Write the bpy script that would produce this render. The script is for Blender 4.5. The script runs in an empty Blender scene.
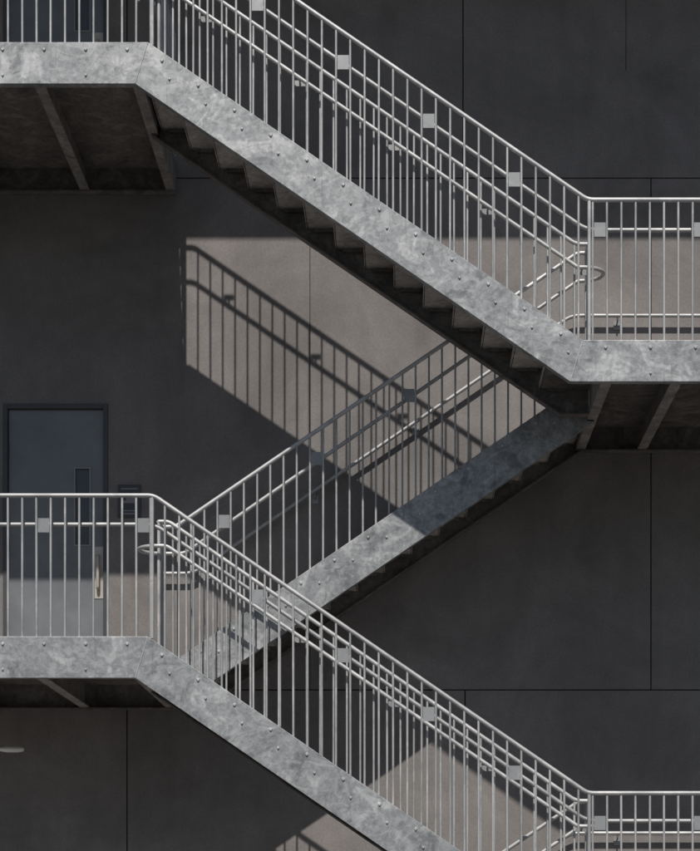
import bpy, math, random
from mathutils import Vector
random.seed(4)
S=122.0; E=2.566; DC=16.2; YW=2.5
CX=(400-350)/S
SW=S*DC/(DC+YW)
TE=1.44; KX=.055
def X(p): return (p-350)/S
def Z(p): return E+(919-p)/S
def XW(p): return CX+(p-400)/SW
def ZW(p): return E+(919-p)/SW
scene=bpy.context.scene

# ------------------------------------------------------------ materials
def newmat(name):
    m=bpy.data.materials.new(name); m.use_nodes=True
    nt=m.node_tree; b=nt.nodes['Principled BSDF']
    return m,nt,b
def N(nt,t,**k):
    n=nt.nodes.new(t)
    for a,v in k.items(): setattr(n,a,v)
    return n
def ramp(nt,stops):
    r=N(nt,'ShaderNodeValToRGB'); e=r.color_ramp.elements
    while len(e)>2: e.remove(e[-1])
    for i,(p,c) in enumerate(stops):
        if i<2: el=e[i]; el.position=p
        else: el=e.new(p)
        el.color=(c[0],c[1],c[2],1)
    return r
def noise(nt,vec,scale,detail=6,rough=.6,dist=0):
    n=N(nt,'ShaderNodeTexNoise'); n.inputs['Scale'].default_value=scale
    n.inputs['Detail'].default_value=detail; n.inputs['Roughness'].default_value=rough
    n.inputs['Distortion'].default_value=dist
    nt.links.new(vec,n.inputs['Vector']); return n
def mixc(nt,mode,fac,a,b):
    m=N(nt,'ShaderNodeMix',data_type='RGBA',blend_type=mode)
    for s,v in ((m.inputs[0],fac),(m.inputs[6],a),(m.inputs[7],b)):
        if hasattr(v,'links'): nt.links.new(v,s)
        else: s.default_value=v if not isinstance(v,tuple) else (*v,1)
    return m.outputs[2]
def mapped(nt,scale=(1,1,1)):
    tc=N(nt,'ShaderNodeTexCoord'); mp=N(nt,'ShaderNodeMapping')
    mp.inputs['Scale'].default_value=scale
    nt.links.new(tc.outputs['Object'],mp.inputs['Vector']); return mp.outputs['Vector']
def bump(nt,b,h,strength,dist=.01):
    bp=N(nt,'ShaderNodeBump'); bp.inputs['Strength'].default_value=strength
    bp.inputs['Distance'].default_value=dist
    nt.links.new(h,bp.inputs['Height']); nt.links.new(bp.outputs['Normal'],b.inputs['Normal'])

def galv(name,dark,mid,light,metal=.3,rough=.5,island=.12,rust=False,detailed=True):
    m,nt,b=newmat(name); v=mapped(nt)
    n1=noise(nt,v,2.5,7,.62,1.6)
    r1=ramp(nt,[(.37,dark),(.47,mid),(.54,mid),(.61,light)]); nt.links.new(n1.outputs['Fac'],r1.inputs[0])
    c=r1.outputs[0]
    if detailed:
        n2=noise(nt,v,22,5,.7,.9)
        r2=ramp(nt,[(.38,(.82,.82,.825)),(.6,(1.1,1.1,1.095))]); nt.links.new(n2.outputs['Fac'],r2.inputs[0])
        c=mixc(nt,'MULTIPLY',1.0,c,r2.outputs[0])
        vo=N(nt,'ShaderNodeTexVoronoi'); vo.inputs['Scale'].default_value=30; nt.links.new(v,vo.inputs['Vector'])
        bw=N(nt,'ShaderNodeRGBToBW'); nt.links.new(vo.outputs['Color'],bw.inputs[0])
        r3=ramp(nt,[(.2,(.87,.87,.875)),(.8,(1.1,1.1,1.1))]); nt.links.new(bw.outputs[0],r3.inputs[0])
        c=mixc(nt,'MULTIPLY',1.0,c,r3.outputs[0])
        n3=noise(nt,mapped(nt,(1.3,1.3,2.4)),2.0,8,.7,2.4)
        r5=ramp(nt,[(.54,(0,0,0)),(.57,(.32,.32,.32)),(.7,(.6,.6,.6))]); nt.links.new(n3.outputs['Fac'],r5.inputs[0])
        c=mixc(nt,'MIX',r5.outputs[0],c,tuple(x*1.08 for x in light))
        n6=noise(nt,mapped(nt,(16,16,1.2)),1.6,4,.6,.3)
        r7=ramp(nt,[(.58,(1,1,1)),(.7,(.8,.8,.8))]); nt.links.new(n6.outputs['Fac'],r7.inputs[0])
        c=mixc(nt,'MULTIPLY',1.0,c,r7.outputs[0])
        bump(nt,b,n2.outputs['Fac'],.2,.003)
    g=N(nt,'ShaderNodeNewGeometry')
    r4=ramp(nt,[(0,(1-island,)*3),(1,(1+island,)*3)]); nt.links.new(g.outputs['Random Per Island'],r4.inputs[0])
    c=mixc(nt,'MULTIPLY',1.0,c,r4.outputs[0])
    if rust:
        n4=noise(nt,v,5.5,8,.78); r6=ramp(nt,[(.66,(0,0,0)),(.74,(.75,.75,.75))]); nt.links.new(n4.outputs['Fac'],r6.inputs[0])
        c=mixc(nt,'MIX',r6.outputs[0],c,(.19,.12,.08))
    nt.links.new(c,b.inputs['Base Color'])
    b.inputs['Metallic'].default_value=metal; b.inputs['Roughness'].default_value=rough
    return m
M_str=galv('galvanised_steel_plate',(.19,.202,.21),(.29,.304,.313),(.42,.434,.44),island=.05,rust=True)
M_plate=galv('galvanised_bracket_plate',(.24,.25,.258),(.28,.292,.3),(.33,.342,.35),island=.1,detailed=False)
M_bolt=galv('galvanised_bolt_rail_highlight',(.36,.37,.375),(.45,.46,.465),(.55,.555,.555),island=.15,detailed=False)
M_rail=galv('galvanised_steel_rail',(.33,.342,.35),(.41,.42,.425),(.5,.505,.505),island=.14,detailed=False)
M_under=galv('shade_toned_steel_underside',(.1,.092,.085),(.15,.138,.128),(.21,.197,.184),metal=.1,rough=.7,rust=True)  # darker copy of the galvanised steel, shade put into its colour; rust spots on top
M_joist=galv('joist_steel',(.2,.188,.178),(.27,.254,.24),(.36,.342,.325),metal=.15,rough=.6)
M_stepu=galv('stair_pan_bounce_tone',(.32,.305,.29),(.41,.39,.375),(.5,.48,.46),metal=.1,rough=.65)  # paler than the other undersides, bounce light put into the colour

def wallmat(name,base):
    m,nt,b=newmat(name); v=mapped(nt)
    n1=noise(nt,v,.8,7,.66,.7); n2=noise(nt,v,50,4,.65); n3=noise(nt,mapped(nt,(4,4,.5)),1.3,5,.6)
    n5=noise(nt,v,5,5,.65,.4)
    lo=tuple(x*.8 for x in base); hi=tuple(x*1.15 for x in base)
    r=ramp(nt,[(.35,lo),(.65,hi)]); nt.links.new(n1.outputs['Fac'],r.inputs[0])
    r2=ramp(nt,[(.35,(.93,.93,.93)),(.65,(1.03,1.03,1.03))]); nt.links.new(n3.outputs['Fac'],r2.inputs[0])
    c=mixc(nt,'MULTIPLY',1,r.outputs[0],r2.outputs[0])
    r3=ramp(nt,[(.3,(.86,.86,.86)),(.7,(1.12,1.12,1.12))]); nt.links.new(n2.outputs['Fac'],r3.inputs[0])
    c=mixc(nt,'MULTIPLY',1,c,r3.outputs[0])
    r8=ramp(nt,[(.35,(.95,.95,.95)),(.65,(1.04,1.04,1.04))]); nt.links.new(n5.outputs['Fac'],r8.inputs[0])
    c=mixc(nt,'MULTIPLY',1,c,r8.outputs[0])
    nt.links.new(c,b.inputs['Base Color']); b.inputs['Roughness'].default_value=.85
    b.inputs['Specular IOR Level'].default_value=.25
    bump(nt,b,n2.outputs['Fac'],.35,.004)
    return m
M_wall=wallmat('painted_concrete',(.213,.2,.194))
M_joint=wallmat('dark_joint',(.05,.05,.05))
M_conc=wallmat('concrete',(.3,.29,.28))
M_asph=wallmat('asphalt',(.06,.06,.062))
def plain(name,col,rough=.5,metal=0):
    m,nt,b=newmat(name); v=mapped(nt); n=noise(nt,v,3,7,.65)
    r=ramp(nt,[(.3,tuple(x*.82 for x in col)),(.7,tuple(x*1.14 for x in col))]); nt.links.new(n.outputs['Fac'],r.inputs[0])
    nt.links.new(r.outputs[0],b.inputs['Base Color']); b.inputs['Roughness'].default_value=rough; b.inputs['Metallic'].default_value=metal
    return m
M_door=plain('door_paint_sky_tint',(.165,.178,.188),.32)  # sky reflection put into the base colour as a blue cast
M_frame=plain('dark_frame_paint',(.06,.062,.066),.5)
M_glass=plain('dark_glass',(.06,.065,.07),.08)
M_trim=plain('window_trim',(.26,.26,.26),.4)
M_steel=plain('brushed_steel',(.48,.44,.39),.45,.2)
M_lamp=plain('lamp_paint_sunlit_tone',(.8,.8,.78),.4)  # whitened so the colour stands in for sun on the lamp
M_sign=plain('dark_sign_plastic',(.045,.05,.06),.45)
M_white=plain('sign_white',(.22,.22,.23),.5)
M_roof=plain('roof_membrane',(.25,.25,.25),.8)

# ------------------------------------------------------------ mesh accumulators
class Acc:
    def __init__(s): s.v=[]; s.f=[]; s.smooth=[]
    def add(s,v,f,sm=False):
        o=len(s.v); s.v+= [tuple(p) for p in v]
        for q in f: s.f.append([i+o for i in q]); s.smooth.append(sm)
    def box(s,x0,x1,y0,y1,z0,z1):
        v=[(x0,y0,z0),(x1,y0,z0),(x1,y1,z0),(x0,y1,z0),(x0,y0,z1),(x1,y0,z1),(x1,y1,z1),(x0,y1,z1)]
        s.add(v,[(0,3,2,1),(4,5,6,7),(0,1,5,4),(1,2,6,5),(2,3,7,6),(3,0,4,7)])
    def prism(s,poly,y0,y1):
        n=len(poly); v=[(x,y0,z) for x,z in poly]+[(x,y1,z) for x,z in poly]
        f=[tuple(range(n)),tuple(range(2*n-1,n-1,-1))]+[(i,i+n,(i+1)%n+n,(i+1)%n) for i in range(n)]
        s.add(v,f)
    def tube(s,pts,r,n=10,cap=True):
        pts=[Vector(p) for p in pts]; v=[];f=[]
        prev=None
        for i,p in enumerate(pts):
            if i==0: t=(pts[1]-p).normalized()
            elif i==len(pts)-1: t=(p-pts[i-1]).normalized()
            else: t=((p-pts[i-1]).normalized()+(pts[i+1]-p).normalized()).normalized()
            if prev is None:
                a=Vector((0,0,1)) if abs(t.z)<.9 else Vector((0,1,0))
                u=(a-t*a.dot(t)).normalized()
            else: u=(prev-t*prev.dot(t)).normalized()
            prev=u; w=t.cross(u)
            for k in range(n):
                an=2*math.pi*(k+.5)/n; v.append(p+u*(r*math.cos(an))+w*(r*math.sin(an)))
        for i in range(len(pts)-1):
            for k in range(n):
                a=i*n+k; b=i*n+(k+1)%n; f.append((a,b,b+n,a+n))
        s.add(v,f,True)
        if cap:
            m=(len(pts)-1)*n
            s.add(v[:n],[tuple(range(n-1,-1,-1))]); s.add(v[m:m+n],[tuple(range(n))])
    def obj(s,name,mat,parent=None,bevel=0):
        me=bpy.data.meshes.new(name); me.from_pydata(s.v,[],s.f); me.update()
        for p,sm in zip(me.polygons,s.smooth): p.use_smooth=sm
        o=bpy.data.objects.new(name,me); scene.collection.objects.link(o); me.materials.append(mat)
        import bmesh
        bm=bmesh.new(); bm.from_mesh(me); bmesh.ops.recalc_face_normals(bm,faces=bm.faces); bm.to_mesh(me); bm.free()
        if parent: o.parent=parent
        if bevel:
            b=o.modifiers.new('bevel','BEVEL'); b.width=bevel; b.segments=2; b.limit_method='ANGLE'
        return o
def empty(name):
    e=bpy.data.objects.new(name,None); scene.collection.objects.link(e); return e

def offset_poly(pts,d):
    out=[]
    for i,(x,z) in enumerate(pts):
        ns=[]
        for a,b in ((i-1,i),(i,i+1)):
            if a<0 or b>=len(pts): continue
            dx=pts[b][0]-pts[a][0]; dz=pts[b][1]-pts[a][1]; L=math.hypot(dx,dz); dx/=L; dz/=L
            n=(dz,-dx) if dx>0 else (-dz,dx)
            ns.append(n)
        if len(ns)==1: n=ns[0]; out.append((x+n[0]*d,z+n[1]*d))
        else:
            mx=ns[0][0]+ns[1][0]; mz=ns[0][1]+ns[1][1]; L=math.hypot(mx,mz); mx/=L; mz/=L
            c=mx*ns[0][0]+mz*ns[0][1]; out.append((x+mx*d/c,z+mz*d/c))
    return out
def band(acc,pts,d0,d1,y0,y1):
    a=offset_poly(pts,d0); b=offset_poly(pts,d1)
    for i in range(len(pts)-1):
        acc.prism([a[i],a[i+1],b[i+1],b[i]],y0,y1)

# ------------------------------------------------------------ levels
XL=X(148); XR=X(583); XL2=X(162); XR2=X(597)
BL=X(141); BR=X(603)
LEND=-5.4; REND=5.6
ZR0=Z(935); ZL1=Z(636.5); ZR1=Z(340); ZL2=Z(42)
HD=.34; SURF=.05; RH=142/S
stair=empty('exterior_metal_staircase')
strg=Acc(); under=Acc(); rail=Acc(); bal=Acc(); plates=Acc(); bolts=Acc(); tread=Acc(); hand=Acc(); deck=Acc(); joist=Acc()

def stringer(pts,yf,side,acc=strg):
    y0,y1=sorted((yf,yf+side*.012)); band(acc,pts,0,HD,y0,y1)
    y0,y1=sorted((yf+side*.0125,yf+side*.085))
    band(acc,pts,.002,.014,y0,y1); band(acc,pts,HD-.014,HD-.002,y0,y1)
def bolt(x,z,y,sgn=-1,r=.013):
    v=[];n=8
    for k in range(n):
        a=2*math.pi*k/n; v.append((x+r*math.cos(a),y,z+r*math.sin(a)))
    for k in range(n):
        a=2*math.pi*k/n; v.append((x+r*.6*math.cos(a),y+sgn*.011,z+r*.6*math.sin(a)))
    f=[(k,(k+1)%n,(k+1)%n+n,k+n) for k in range(n)]+[tuple(range(n,2*n))]
    bolts.add(v,f)
def boltline(pts,y,sp=.31):
    for i in range(len(pts)-1):
        (x0,z0),(x1,z1)=pts[i],pts[i+1]; L=math.hypot(x1-x0,z1-z0); ux=(x1-x0)/L; uz=(z1-z0)/L
        nx,nz=(uz,-ux) if ux>0 else (-uz,ux)
        n=max(1,int(L/sp)); slope=abs(uz)>.1
        for k in range(n):
            s=(k+.5)*L/n
            bolt(x0+ux*s+nx*.06,z0+uz*s+nz*.06,y,r=.016)
            if slope:
                s+=sp*.4; bolt(x0+ux*s+nx*.15,z0+uz*s+nz*.15,y,r=.013)
            if not slope and k%2==1: bolt(x0+ux*s+nx*.27,z0+uz*s+nz*.27,y,r=.012)
def seam(pt,pts,y):
    i=pts.index(pt); a=pts[i]; b=offset_poly(pts,HD)[i]
    bolts.tube([(a[0],y-.001,a[1]-.002),(b[0],y-.001,b[1]+.002)],.004,6)

def flight(xt,xb,zt,zb,y0,y1):
    n=14; sx=1 if xb>xt else -1; r=(zt-zb)/n; g=abs(xb-xt)/n
    for i in range(n):
        x=xt+sx*i*g; z=zt-SURF-i*r
        back=sx*-.02
        tread.prism([(x,z-.0455),(x+sx*.006,z-.0455),(x+back+sx*.006,z-r-.045),(x+back,z-r-.045)],y0,y1)
        xa,xc=sorted((x-sx*.028,x+sx*(g+.006)))
        zz=z-r
        tread.box(xa,xc,y0,y1,zz-.045,zz)
        for ya,yb in ((y0,y0+.04),(y1-.04,y1)):
            xm=x+sx*g/2
            under.box(xm-.09,xm+.09,ya,yb,zz-.075,zz-.0455)

def baluster(x,y,z0,z1,r=.0096):
    j=random.uniform(-.0015,.0015)
    bal.tube([(x+j,y,z0),(x-j,y,z1)],r,8,cap=False)
def post(x,y,z0,z1): bal.tube([(x,y,z0),(x,y,z1)],.0145,10)
def zat(pts,x):
    for i in range(len(pts)-1):
        (x0,z0),(x1,z1)=pts[i],pts[i+1]
        if x0<=x<=x1: return z0+(z1-z0)*(x-x0)/(x1-x0)
    return pts[0][1] if x<pts[0][0] else pts[-1][1]
def sm(pts3,rad=.07):
    P=[Vector(p) for p in pts3]; out=[P[0]]
    for i in range(1,len(P)-1):
        a=(P[i-1]-P[i]); b=(P[i+1]-P[i]); d=min(rad,a.length*.45,b.length*.45)
        p0=P[i]+a.normalized()*d; p1=P[i]+b.normalized()*d
        for k in range(6):
            t=k/5; out.append(p0*(1-t)**2+P[i]*2*t*(1-t)+p1*t*t)
    out.append(P[-1]); return out
def railing(base,topoff,y,xs,inward,plate_x,sp=.1172,small=False):
    top=[(p[0]+(topoff if 0<i<len(base)-1 else 0),p[1]+RH) for i,p in enumerate(base)]
    rail.tube(sm([(x,y,z) for x,z in top],.05),.0185,12)
    x=xs; xe=base[-1][0]
    while x<xe-.01:
        if x>base[0][0]:
            zb=zat(base,x); baluster(x,y,zb-.006,zat(top,x)-.005)
            plates.tube([(x,y,zb-.008),(x,y,zb+.004)],.014,6)
        x+=sp
    HO=.225
    for px in plate_x:
        px=xs+(math.floor((px-xs)/sp)+.5)*sp
        if base[0][0]<px<base[-1][0]:
            z=zat(top,px)-HO-.02
            if small:
                plates.box(px-.047,px+.047,y-.003,y+.003,z-.025,z+.025)
            else:
                plates.box(px-.047,px+.047,y-.003,y+.003,z-.058,z+.058)
            plates.tube([(px,y+inward*.004,z),(px,y+inward*.06,z),(px,y+inward*.07,z+.03)],.009,6)
    return top,HO

frontA=[(LEND,ZL2),(XL,ZL2),(XR,ZR1),(REND,ZR1)]
frontB=[(LEND,ZL1),(XL,ZL1),(XR,ZR0),(REND,ZR0)]
SP=.1172
PX=[X(p) for p in (-160,-59,41,141,255,340,425,510,594,694,794,894)]
for base in (frontA,frontB):
    stringer(base,0,1); boltline(base,0,.34)
    seam(base[1],base,0); seam(base[2],base,0)
    top,HO=railing(base,X(5)-X(0),.04,X(7)-40*SP,1,PX)
    h=[(p[0],.04+.07,p[1]-HO) for p in top]
    hand.tube(sm(h,.09),.0175,12)
    post(XL+.03,.04,base[1][1]-.01,base[1][1]+RH); post(XR+.055,.04,base[2][1],base[2][1]+RH)

YI=1.15; YJ=1.30
def inner(xa,za,xb,zb,y,side,ext0,ext1):
    pts=[(xa-ext0,za),(xa,za),(xb,zb),(xb+ext1,zb)]
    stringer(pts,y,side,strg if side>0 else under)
    return pts
for zt,zb in ((ZL2,ZR1),(ZL1,ZR0)):
    p=inner(XL,zt,XR,zb,YI,-1,abs(XL-BL)-.01,abs(BR-XR)-.01)
    flight(XL,XR,zt,zb,.014,YI-.014)
    railing(p,.04,YI-.04,XL-.04,-1,[XL+.35+k*.82 for k in range(5)],small=True)
for zt,zb in ((ZR1,ZL1),(ZR0,0.05)):
    ground=(zb<1)
    p=inner(XL2,zb,XR2,zt,YJ,1,(abs(XL2-BL)-.01) if not ground else .02,abs(BR-XR2)-.01)
    flight(XR2,XL2,zt,zb,YJ+.014,2.44)
    boltline(p,YJ,.34)
    stringer(p,2.455,-1,under)
    railing(p,-.04,YJ+.04,XL2-.02,1,[XL2+.42+k*.82 for k in range(5)])
    hz=RH-.225
    hand.tube(sm([(XL2-.3,2.42,zb+hz),(XL2,2.42,zb+hz),(XR2,2.42,zt+hz),(REND-.2,2.42,zt+hz)],.08),.0175,12)
    for k in range(9):
        x=XL2+.2+k*.95
        if x<REND-.3:
            z=zat([(XL2,zb+hz),(XR2,zt+hz),(REND,zt+hz)],x)
            plates.tube([(x,2.42,z-.015),(x,2.43,z-.06),(x,2.497,z-.07)],.008,6)
            plates.box(x-.03,x+.03,2.49,2.4985,z-.11,z-.03)
hz=RH-.225
ya=YI-.11; yb=YJ+.11
def U(x,dx,z,y0,y1,n=10):
    yc=(y0+y1)/2; r=abs(y1-y0)/2; s=1 if y1>y0 else -1
    return [(x+dx*math.sin(math.pi*k/n)*r,yc-s*r*math.cos(math.pi*k/n),z) for k in range(n+1)]
XRr=X(612)-.13; XLr=X(126)+.13
path=[(XL-.22,ya,ZL2+hz-.12),(XL-.22,ya,ZL2+hz),(XL+.03,ya,ZL2+hz),(XR+.05,ya,ZR1+hz)]
path=sm(path+[(XRr,ya,ZR1+hz)],.05)[:-1]+[Vector(q) for q in U(XRr,1,ZR1+hz,ya,yb)]+ sm([(XRr,yb,ZR1+hz),(XR2-.03,yb,ZR1+hz),(XL2+.03,yb,ZL1+hz),(XLr,yb,ZL1+hz)],.05)[1:-1]+[Vector(q) for q in U(XLr,-1,ZL1+hz,yb,ya)]+sm([(XLr,ya,ZL1+hz),(XL+.03,ya,ZL1+hz),(XR+.05,ya,ZR0+hz),(XRr,ya,ZR0+hz)],.05)[1:-1]+[Vector(q) for q in U(XRr,1,ZR0+hz,ya,yb)]+sm([(XRr,yb,ZR0+hz),(XR2-.03,yb,ZR0+hz),(XL2+.03,yb,.05+hz),(XL2-.25,yb,.05+hz)],.05)[1:]
hand.tube(path,.0175,12)
for x,z in ((BR-.01,ZR1),(BR-.01,ZR0),(BL+.01,ZL1),(BL+.01,ZL2)):
    rail.tube([(x,YI-.04,z+RH),(x,YJ+.04,z+RH)],.0185,12)
    post(x,YI-.04,z-.01,z+RH); post(x,YJ+.04,z-.01,z+RH); baluster(x,(YI+YJ)/2,z-.01,z+RH)
rail.tube([(BL+.01,YJ+.04,ZL2+RH),(BL+.01,2.46,ZL2+RH)],.0185,12)
y=YJ+.04+SP
while y<2.46: baluster(BL+.01,y,ZL2-.01,ZL2+RH); y+=SP
hand.tube([(BL-.06,YJ+.04,ZL2+hz),(BL-.06,2.44,ZL2+hz)],.0175,12)

# landings
def landing(x0,x1,zt,beams,left,hasrear=True):
    zd0=zt-SURF-.055; zd1=zt-SURF
    deck.box(x0,x1,.013,2.4745,zd0,zd1)
    if left:
        deck.box(x1+.0005,XL+.006,.014,YI-.0005,zd0,zd1)
        if hasrear: deck.box(x1+.0005,XL2+.006,YJ+.0005,2.4545,zd0,zd1)
        xe=x1
    else:
        deck.box(XR-.006-.26,x0-.0005,.014,YI-.014,zd0-.0,zd1-.0005)
        deck.box(XR2-.006,x0-.0005,YJ+.014,2.4545,zd0,zd1)
        xe=x0
    s=-1 if left else 1
    joist.box(xe-.006,xe+.006,.0135,2.474,zt-HD+.0145,zd0-.0005)
    joist.box(*sorted((xe+s*.0065,xe+s*.08)),.0865,2.398,zt-HD+.0145,zt-HD+.0265)
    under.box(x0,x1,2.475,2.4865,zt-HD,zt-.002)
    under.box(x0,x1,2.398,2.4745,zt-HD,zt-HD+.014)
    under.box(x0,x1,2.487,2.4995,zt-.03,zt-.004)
    for i,xb in enumerate(beams):
        zb=zt-HD+.016
        joist.box(xb-.005,xb+.005,.09,2.3975,zb+.0125,zd0-.0005)
        joist.box(xb-.045,xb+.045,.09,2.3975,zb,zb+.012)
for zt in (ZL1,ZL2):
    landing(LEND,BL,zt,[X(38),X(38)-.84,X(38)-1.68,X(38)-2.5],True,zt==ZL1)
for zt in (ZR0,ZR1):
    landing(BR,REND,zt,[X(678),X(678)+.84,X(678)+1.68,X(678)+2.5],False)
for x,z in ((LEND+.02,ZL1),(LEND+.02,ZL2),(REND-.02,ZR0),(REND-.02,ZR1)):
    strg.box(x-.006,x+.006,.013,2.47,z-HD+.02,z-.11)
    rail.tube([(x,.04,z+RH),(x,2.46,z+RH)],.0185,12)
    y=.04
    while y<2.46: baluster(x,y,z-.06,z+RH); y+=SP
for x,zt in ((LEND+.4,ZL2),(REND-.4,ZR1)):
    strg.box(x-.075,x+.075,-.16,-.01,.02,zt-.01)
    strg.box(x-.15,x+.15,-.235,.065,.013,.0195)

strg.obj('stringers',M_str,stair,.003)
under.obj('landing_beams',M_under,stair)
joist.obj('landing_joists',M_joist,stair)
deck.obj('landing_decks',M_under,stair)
tread.obj('treads_and_risers',M_stepu,stair)
rail.obj('guard_top_rails',M_bolt,stair)  # brighter bolt steel here, a highlight along the rails put into the colour
bal.obj('balusters',M_rail,stair)
hand.obj('handrails',M_rail,stair)
plates.obj('handrail_brackets',M_plate,stair)
bolts.obj('bolt_heads',M_bolt,stair)

# ------------------------------------------------------------ building
bld=empty('concrete_building')
wl=Acc(); bk=Acc()
BX0,BX1=-14.0,14.0; TOP=13.6; G=.0055
zr=[0.0,ZW(690),ZW(178),TOP]
rows=[(zr[0],zr[1],[XW(127),XW(465)]),(zr[1],zr[2],[XW(310),XW(651)]),(zr[2],zr[3],[XW(127),XW(463)])]
DX0,DX1=XW(3),XW(108)
doorz=[(ZL1-SURF+.01,ZW(404)),(ZL2-SURF+.01,ZW(404)+ZL2-ZL1)]
step=XW(651)-XW(310)
for (z0,z1,cuts) in rows:
    c=list(cuts)
    while c[0]-step>BX0: c.insert(0,c[0]-step)
    while c[-1]+step<BX1: c.append(c[-1]+step)
    xs=[BX0-G]+c+[BX1+G]
    for a,b in zip(xs,xs[1:]):
        ga=.003 if abs(a-XW(310))<.01 else G; gb=.003 if abs(b-XW(310))<.01 else G
        a+=ga;b-=gb; p0=z0+(G if z0>0 else 0); p1=z1-(G if z1<TOP else 0)
        holes=[d for d in doorz if d[0]>=z0 and d[1]<=z1]
        if holes and b>DX0 and a<DX1:
            d0,d1=holes[0]
            h0=max(a,DX0); h1=min(b,DX1)
            if h0>a: wl.box(a,h0,YW,YW+.12,p0,p1)
            if h1<b: wl.box(h1,b,YW,YW+.12,p0,p1)
            wl.box(h0,h1,YW,YW+.12,p0,d0); wl.box(h0,h1,YW,YW+.12,d1,p1)
        elif z0==zr[2] and a<XW(626)<b:
            xm=XW(626); zm=ZW(70)
            wl.box(a,b,YW,YW+.12,p0,zm); wl.box(a,xm-.003,YW,YW+.12,zm,p1); wl.box(xm+.003,b,YW,YW+.12,zm,p1)
        else: wl.box(a,b,YW,YW+.12,p0,p1)
bk.box(BX0,BX1,YW+.1205,YW+.3,0,TOP-.01)
wl.obj('wall_panels',M_wall,bld)
bk.obj('backing_wall',M_joint,bld)
b2=Acc(); b2.box(BX0,BX1,YW+.301,YW+12,0,TOP-.02); b2.obj('building_mass',M_wall,bld)
rf=Acc(); ec=2.4; zc=ZW(240)+TE*ec
rf.box(BX0,BX1,YW-ec,YW-.002,zc,zc+.35); rf.box(BX0-.1,BX1+.1,YW-.001,YW+12.1,TOP,TOP+.12)
rf.obj('roof_overhang',M_roof,bld,.01)
def door(z0,z1):
    f=Acc(); t=.045
    f.box(DX0+.001,DX0+t,YW-.012,YW+.11,z0+.001,z1-.001); f.box(DX1-t,DX1-.001,YW-.012,YW+.11,z0+.001,z1-.001)
    f.box(DX0+t,DX1-t,YW-.012,YW+.11,z1-t,z1-.001)
    f.obj('door_frame',M_frame,bld,.003)
    l=Acc(); x0,x1=DX0+t+.004,DX1-t-.004; gz0=z0+1.27; gz1=z0+1.99; gx0=XW(75); gx1=XW(89)
    y0,y1=YW+.03,YW+.075
    l.box(x0,gx0,y0,y1,z0+.01,z1-t-.004); l.box(gx1,x1,y0,y1,z0+.01,z1-t-.004)
    l.box(gx0,gx1,y0,y1,z0+.01,gz0); l.box(gx0,gx1,y0,y1,gz1,z1-t-.004)
    l.obj('door_leaf',M_door,bld)
    g=Acc(); g.box(gx0,gx1,y0+.015,y1-.01,gz0,gz1); g.obj('door_window',M_glass,bld)
    tr=Acc(); w=.014
    for q in ((gx0-w,gx0,gz0-w,gz1+w),(gx1,gx1+w,gz0-w,gz1+w),(gx0,gx1,gz0-w,gz0),(gx0,gx1,gz1,gz1+w)):
        tr.box(q[0],q[1],y0-.008,y0+.01,q[2],q[3])
    tr.obj('door_window_trim',M_trim,bld)
    h=Acc(); hx=XW(98); h.box(hx-.055,hx+.055,y0-.006,y0-.0005,z0+.76,z0+1.25)
    h.tube(sm([(hx,y0-.005,z0+.85),(hx,y0-.05,z0+.85),(hx,y0-.05,z0+1.16),(hx,y0-.005,z0+1.16)],.03),.016,10)
    h.obj('door_pull',M_steel,bld,.002)
    hg=Acc()
    for k in (.25,1.2,2.1): hg.tube([(x0-.002,y0-.006,z0+k),(x0-.002,y0-.006,z0+k+.12)],.009,8)
    hg.obj('door_hinges',M_frame,bld)
for a,b in doorz: door(a,b)

sg=empty('stair_room_sign'); a=Acc(); sx0,sx1,sz0,sz1=XW(118),XW(141),ZW(518),ZW(485)
a.box(sx0,sx1,YW-.012,YW-.001,sz0,sz1); a.obj('sign_plate',M_sign,sg,.003)
a=Acc(); w=sx1-sx0; y0,y1=YW-.015,YW-.0125
cx=sx0+w*.5; cz=sz0+.6*(sz1-sz0)
stp=[(cx-.06,cz-.05)]
for k in range(4): stp+= [(cx-.06+k*.03,cz-.05+(k+1)*.024),(cx-.06+(k+1)*.03,cz-.05+(k+1)*.024)]
stp+=[(cx+.06,cz-.05)]
a.prism(stp,y0,y1)
a.box(sx0+.03,sx1-.03,y0,y1,sz1-.045,sz1-.033)
a.box(sx0+.03,sx1-.03,y0,y1,sz0+.03,sz0+.045); a.box(sx0+.05,sx1-.05,y0,y1,sz0+.06,sz0+.072)
a.obj('sign_symbols',M_white,sg)

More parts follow.
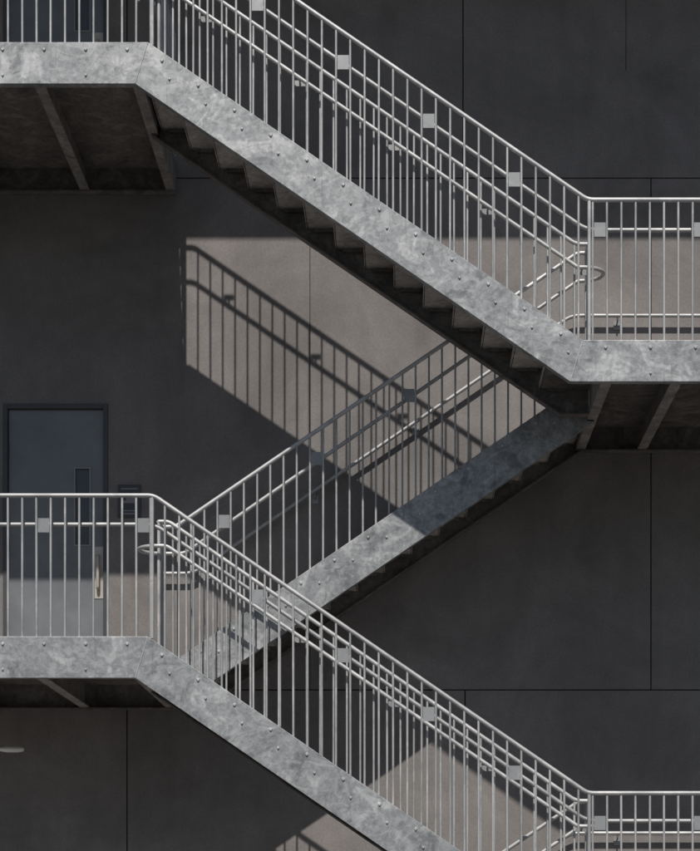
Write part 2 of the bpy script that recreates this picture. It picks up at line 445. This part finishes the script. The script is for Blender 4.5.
lp=empty('wall_lamp'); a=Acc(); lz=ZW(753); ly=YW-.35
a.box(XW(-42),XW(-28),YW-.03,YW-.001,lz-.12,lz+.06)
a.tube(sm([(XW(-35),YW-.03,lz-.03),(XW(-35),ly,lz-.02),(XW(2),ly,lz),(XW(10),ly,lz+.005)],.08),.016,8)
a.obj('lamp_arm',M_lamp,lp)
a=Acc(); xa=XW(5)
prof=[(0,.018),(.03,.026),(.09,.04),(.18,.042),(.235,.03),(.25,.006)]
v=[];f=[];n=12
for (d,r) in prof:
    for k in range(n):
        an=2*math.pi*k/n; v.append((xa+d,ly+r*1.4*math.cos(an),lz+.005+r*.75*math.sin(an)))
for i in range(len(prof)-1):
    for k in range(n):
        q=i*n+k; w2=i*n+(k+1)%n; f.append((q,w2,w2+n,q+n))
f+= [tuple(range(n)),tuple(range((len(prof)-1)*n,len(prof)*n))]
a.add(v,f,True); a.obj('lamp_head',M_lamp,lp)

a=Acc(); a.add([(-400,-400,0),(400,-400,0),(400,400,0),(-400,400,0)],[(0,1,2,3)]); a.obj('ground',M_asph)
a=Acc(); a.box(-14,14,-1.8,YW-.002,-.1,.012); a.obj('pavement',M_conc)

# ------------------------------------------------------------ light
d=Vector((KX,1,-TE)).normalized(); elev=math.asin(-d.z)
sun=bpy.data.lights.new('sun','SUN'); sun.energy=4.4; sun.angle=math.radians(.5); sun.color=(1,.94,.875)
so=bpy.data.objects.new('sun',sun); scene.collection.objects.link(so); so.rotation_euler=d.to_track_quat('-Z','Y').to_euler(); so.location=(0,-20,30)
w=bpy.data.worlds.new('World'); scene.world=w; w.use_nodes=True; nt=w.node_tree
sk=nt.nodes.new('ShaderNodeTexSky'); sk.sky_type='NISHITA'; sk.sun_disc=False
sk.sun_elevation=elev; sk.sun_rotation=math.radians(180)+math.atan(KX)
bg=nt.nodes['Background']; nt.links.new(sk.outputs[0],bg.inputs[0]); bg.inputs[1].default_value=.052
scene.view_settings.view_transform='Standard'; scene.view_settings.look='None'; scene.view_settings.exposure=0

cam=bpy.data.cameras.new('camera'); co=bpy.data.objects.new('camera',cam); scene.collection.objects.link(co)
cam.sensor_fit='HORIZONTAL'; cam.sensor_width=36; cam.lens=36*DC/(700/S)
co.location=(CX,-DC,E); co.rotation_euler=(math.radians(90),0,0)
cam.shift_x=-50/700; cam.shift_y=(919-425.5)/700; cam.clip_end=2000
scene.camera=co
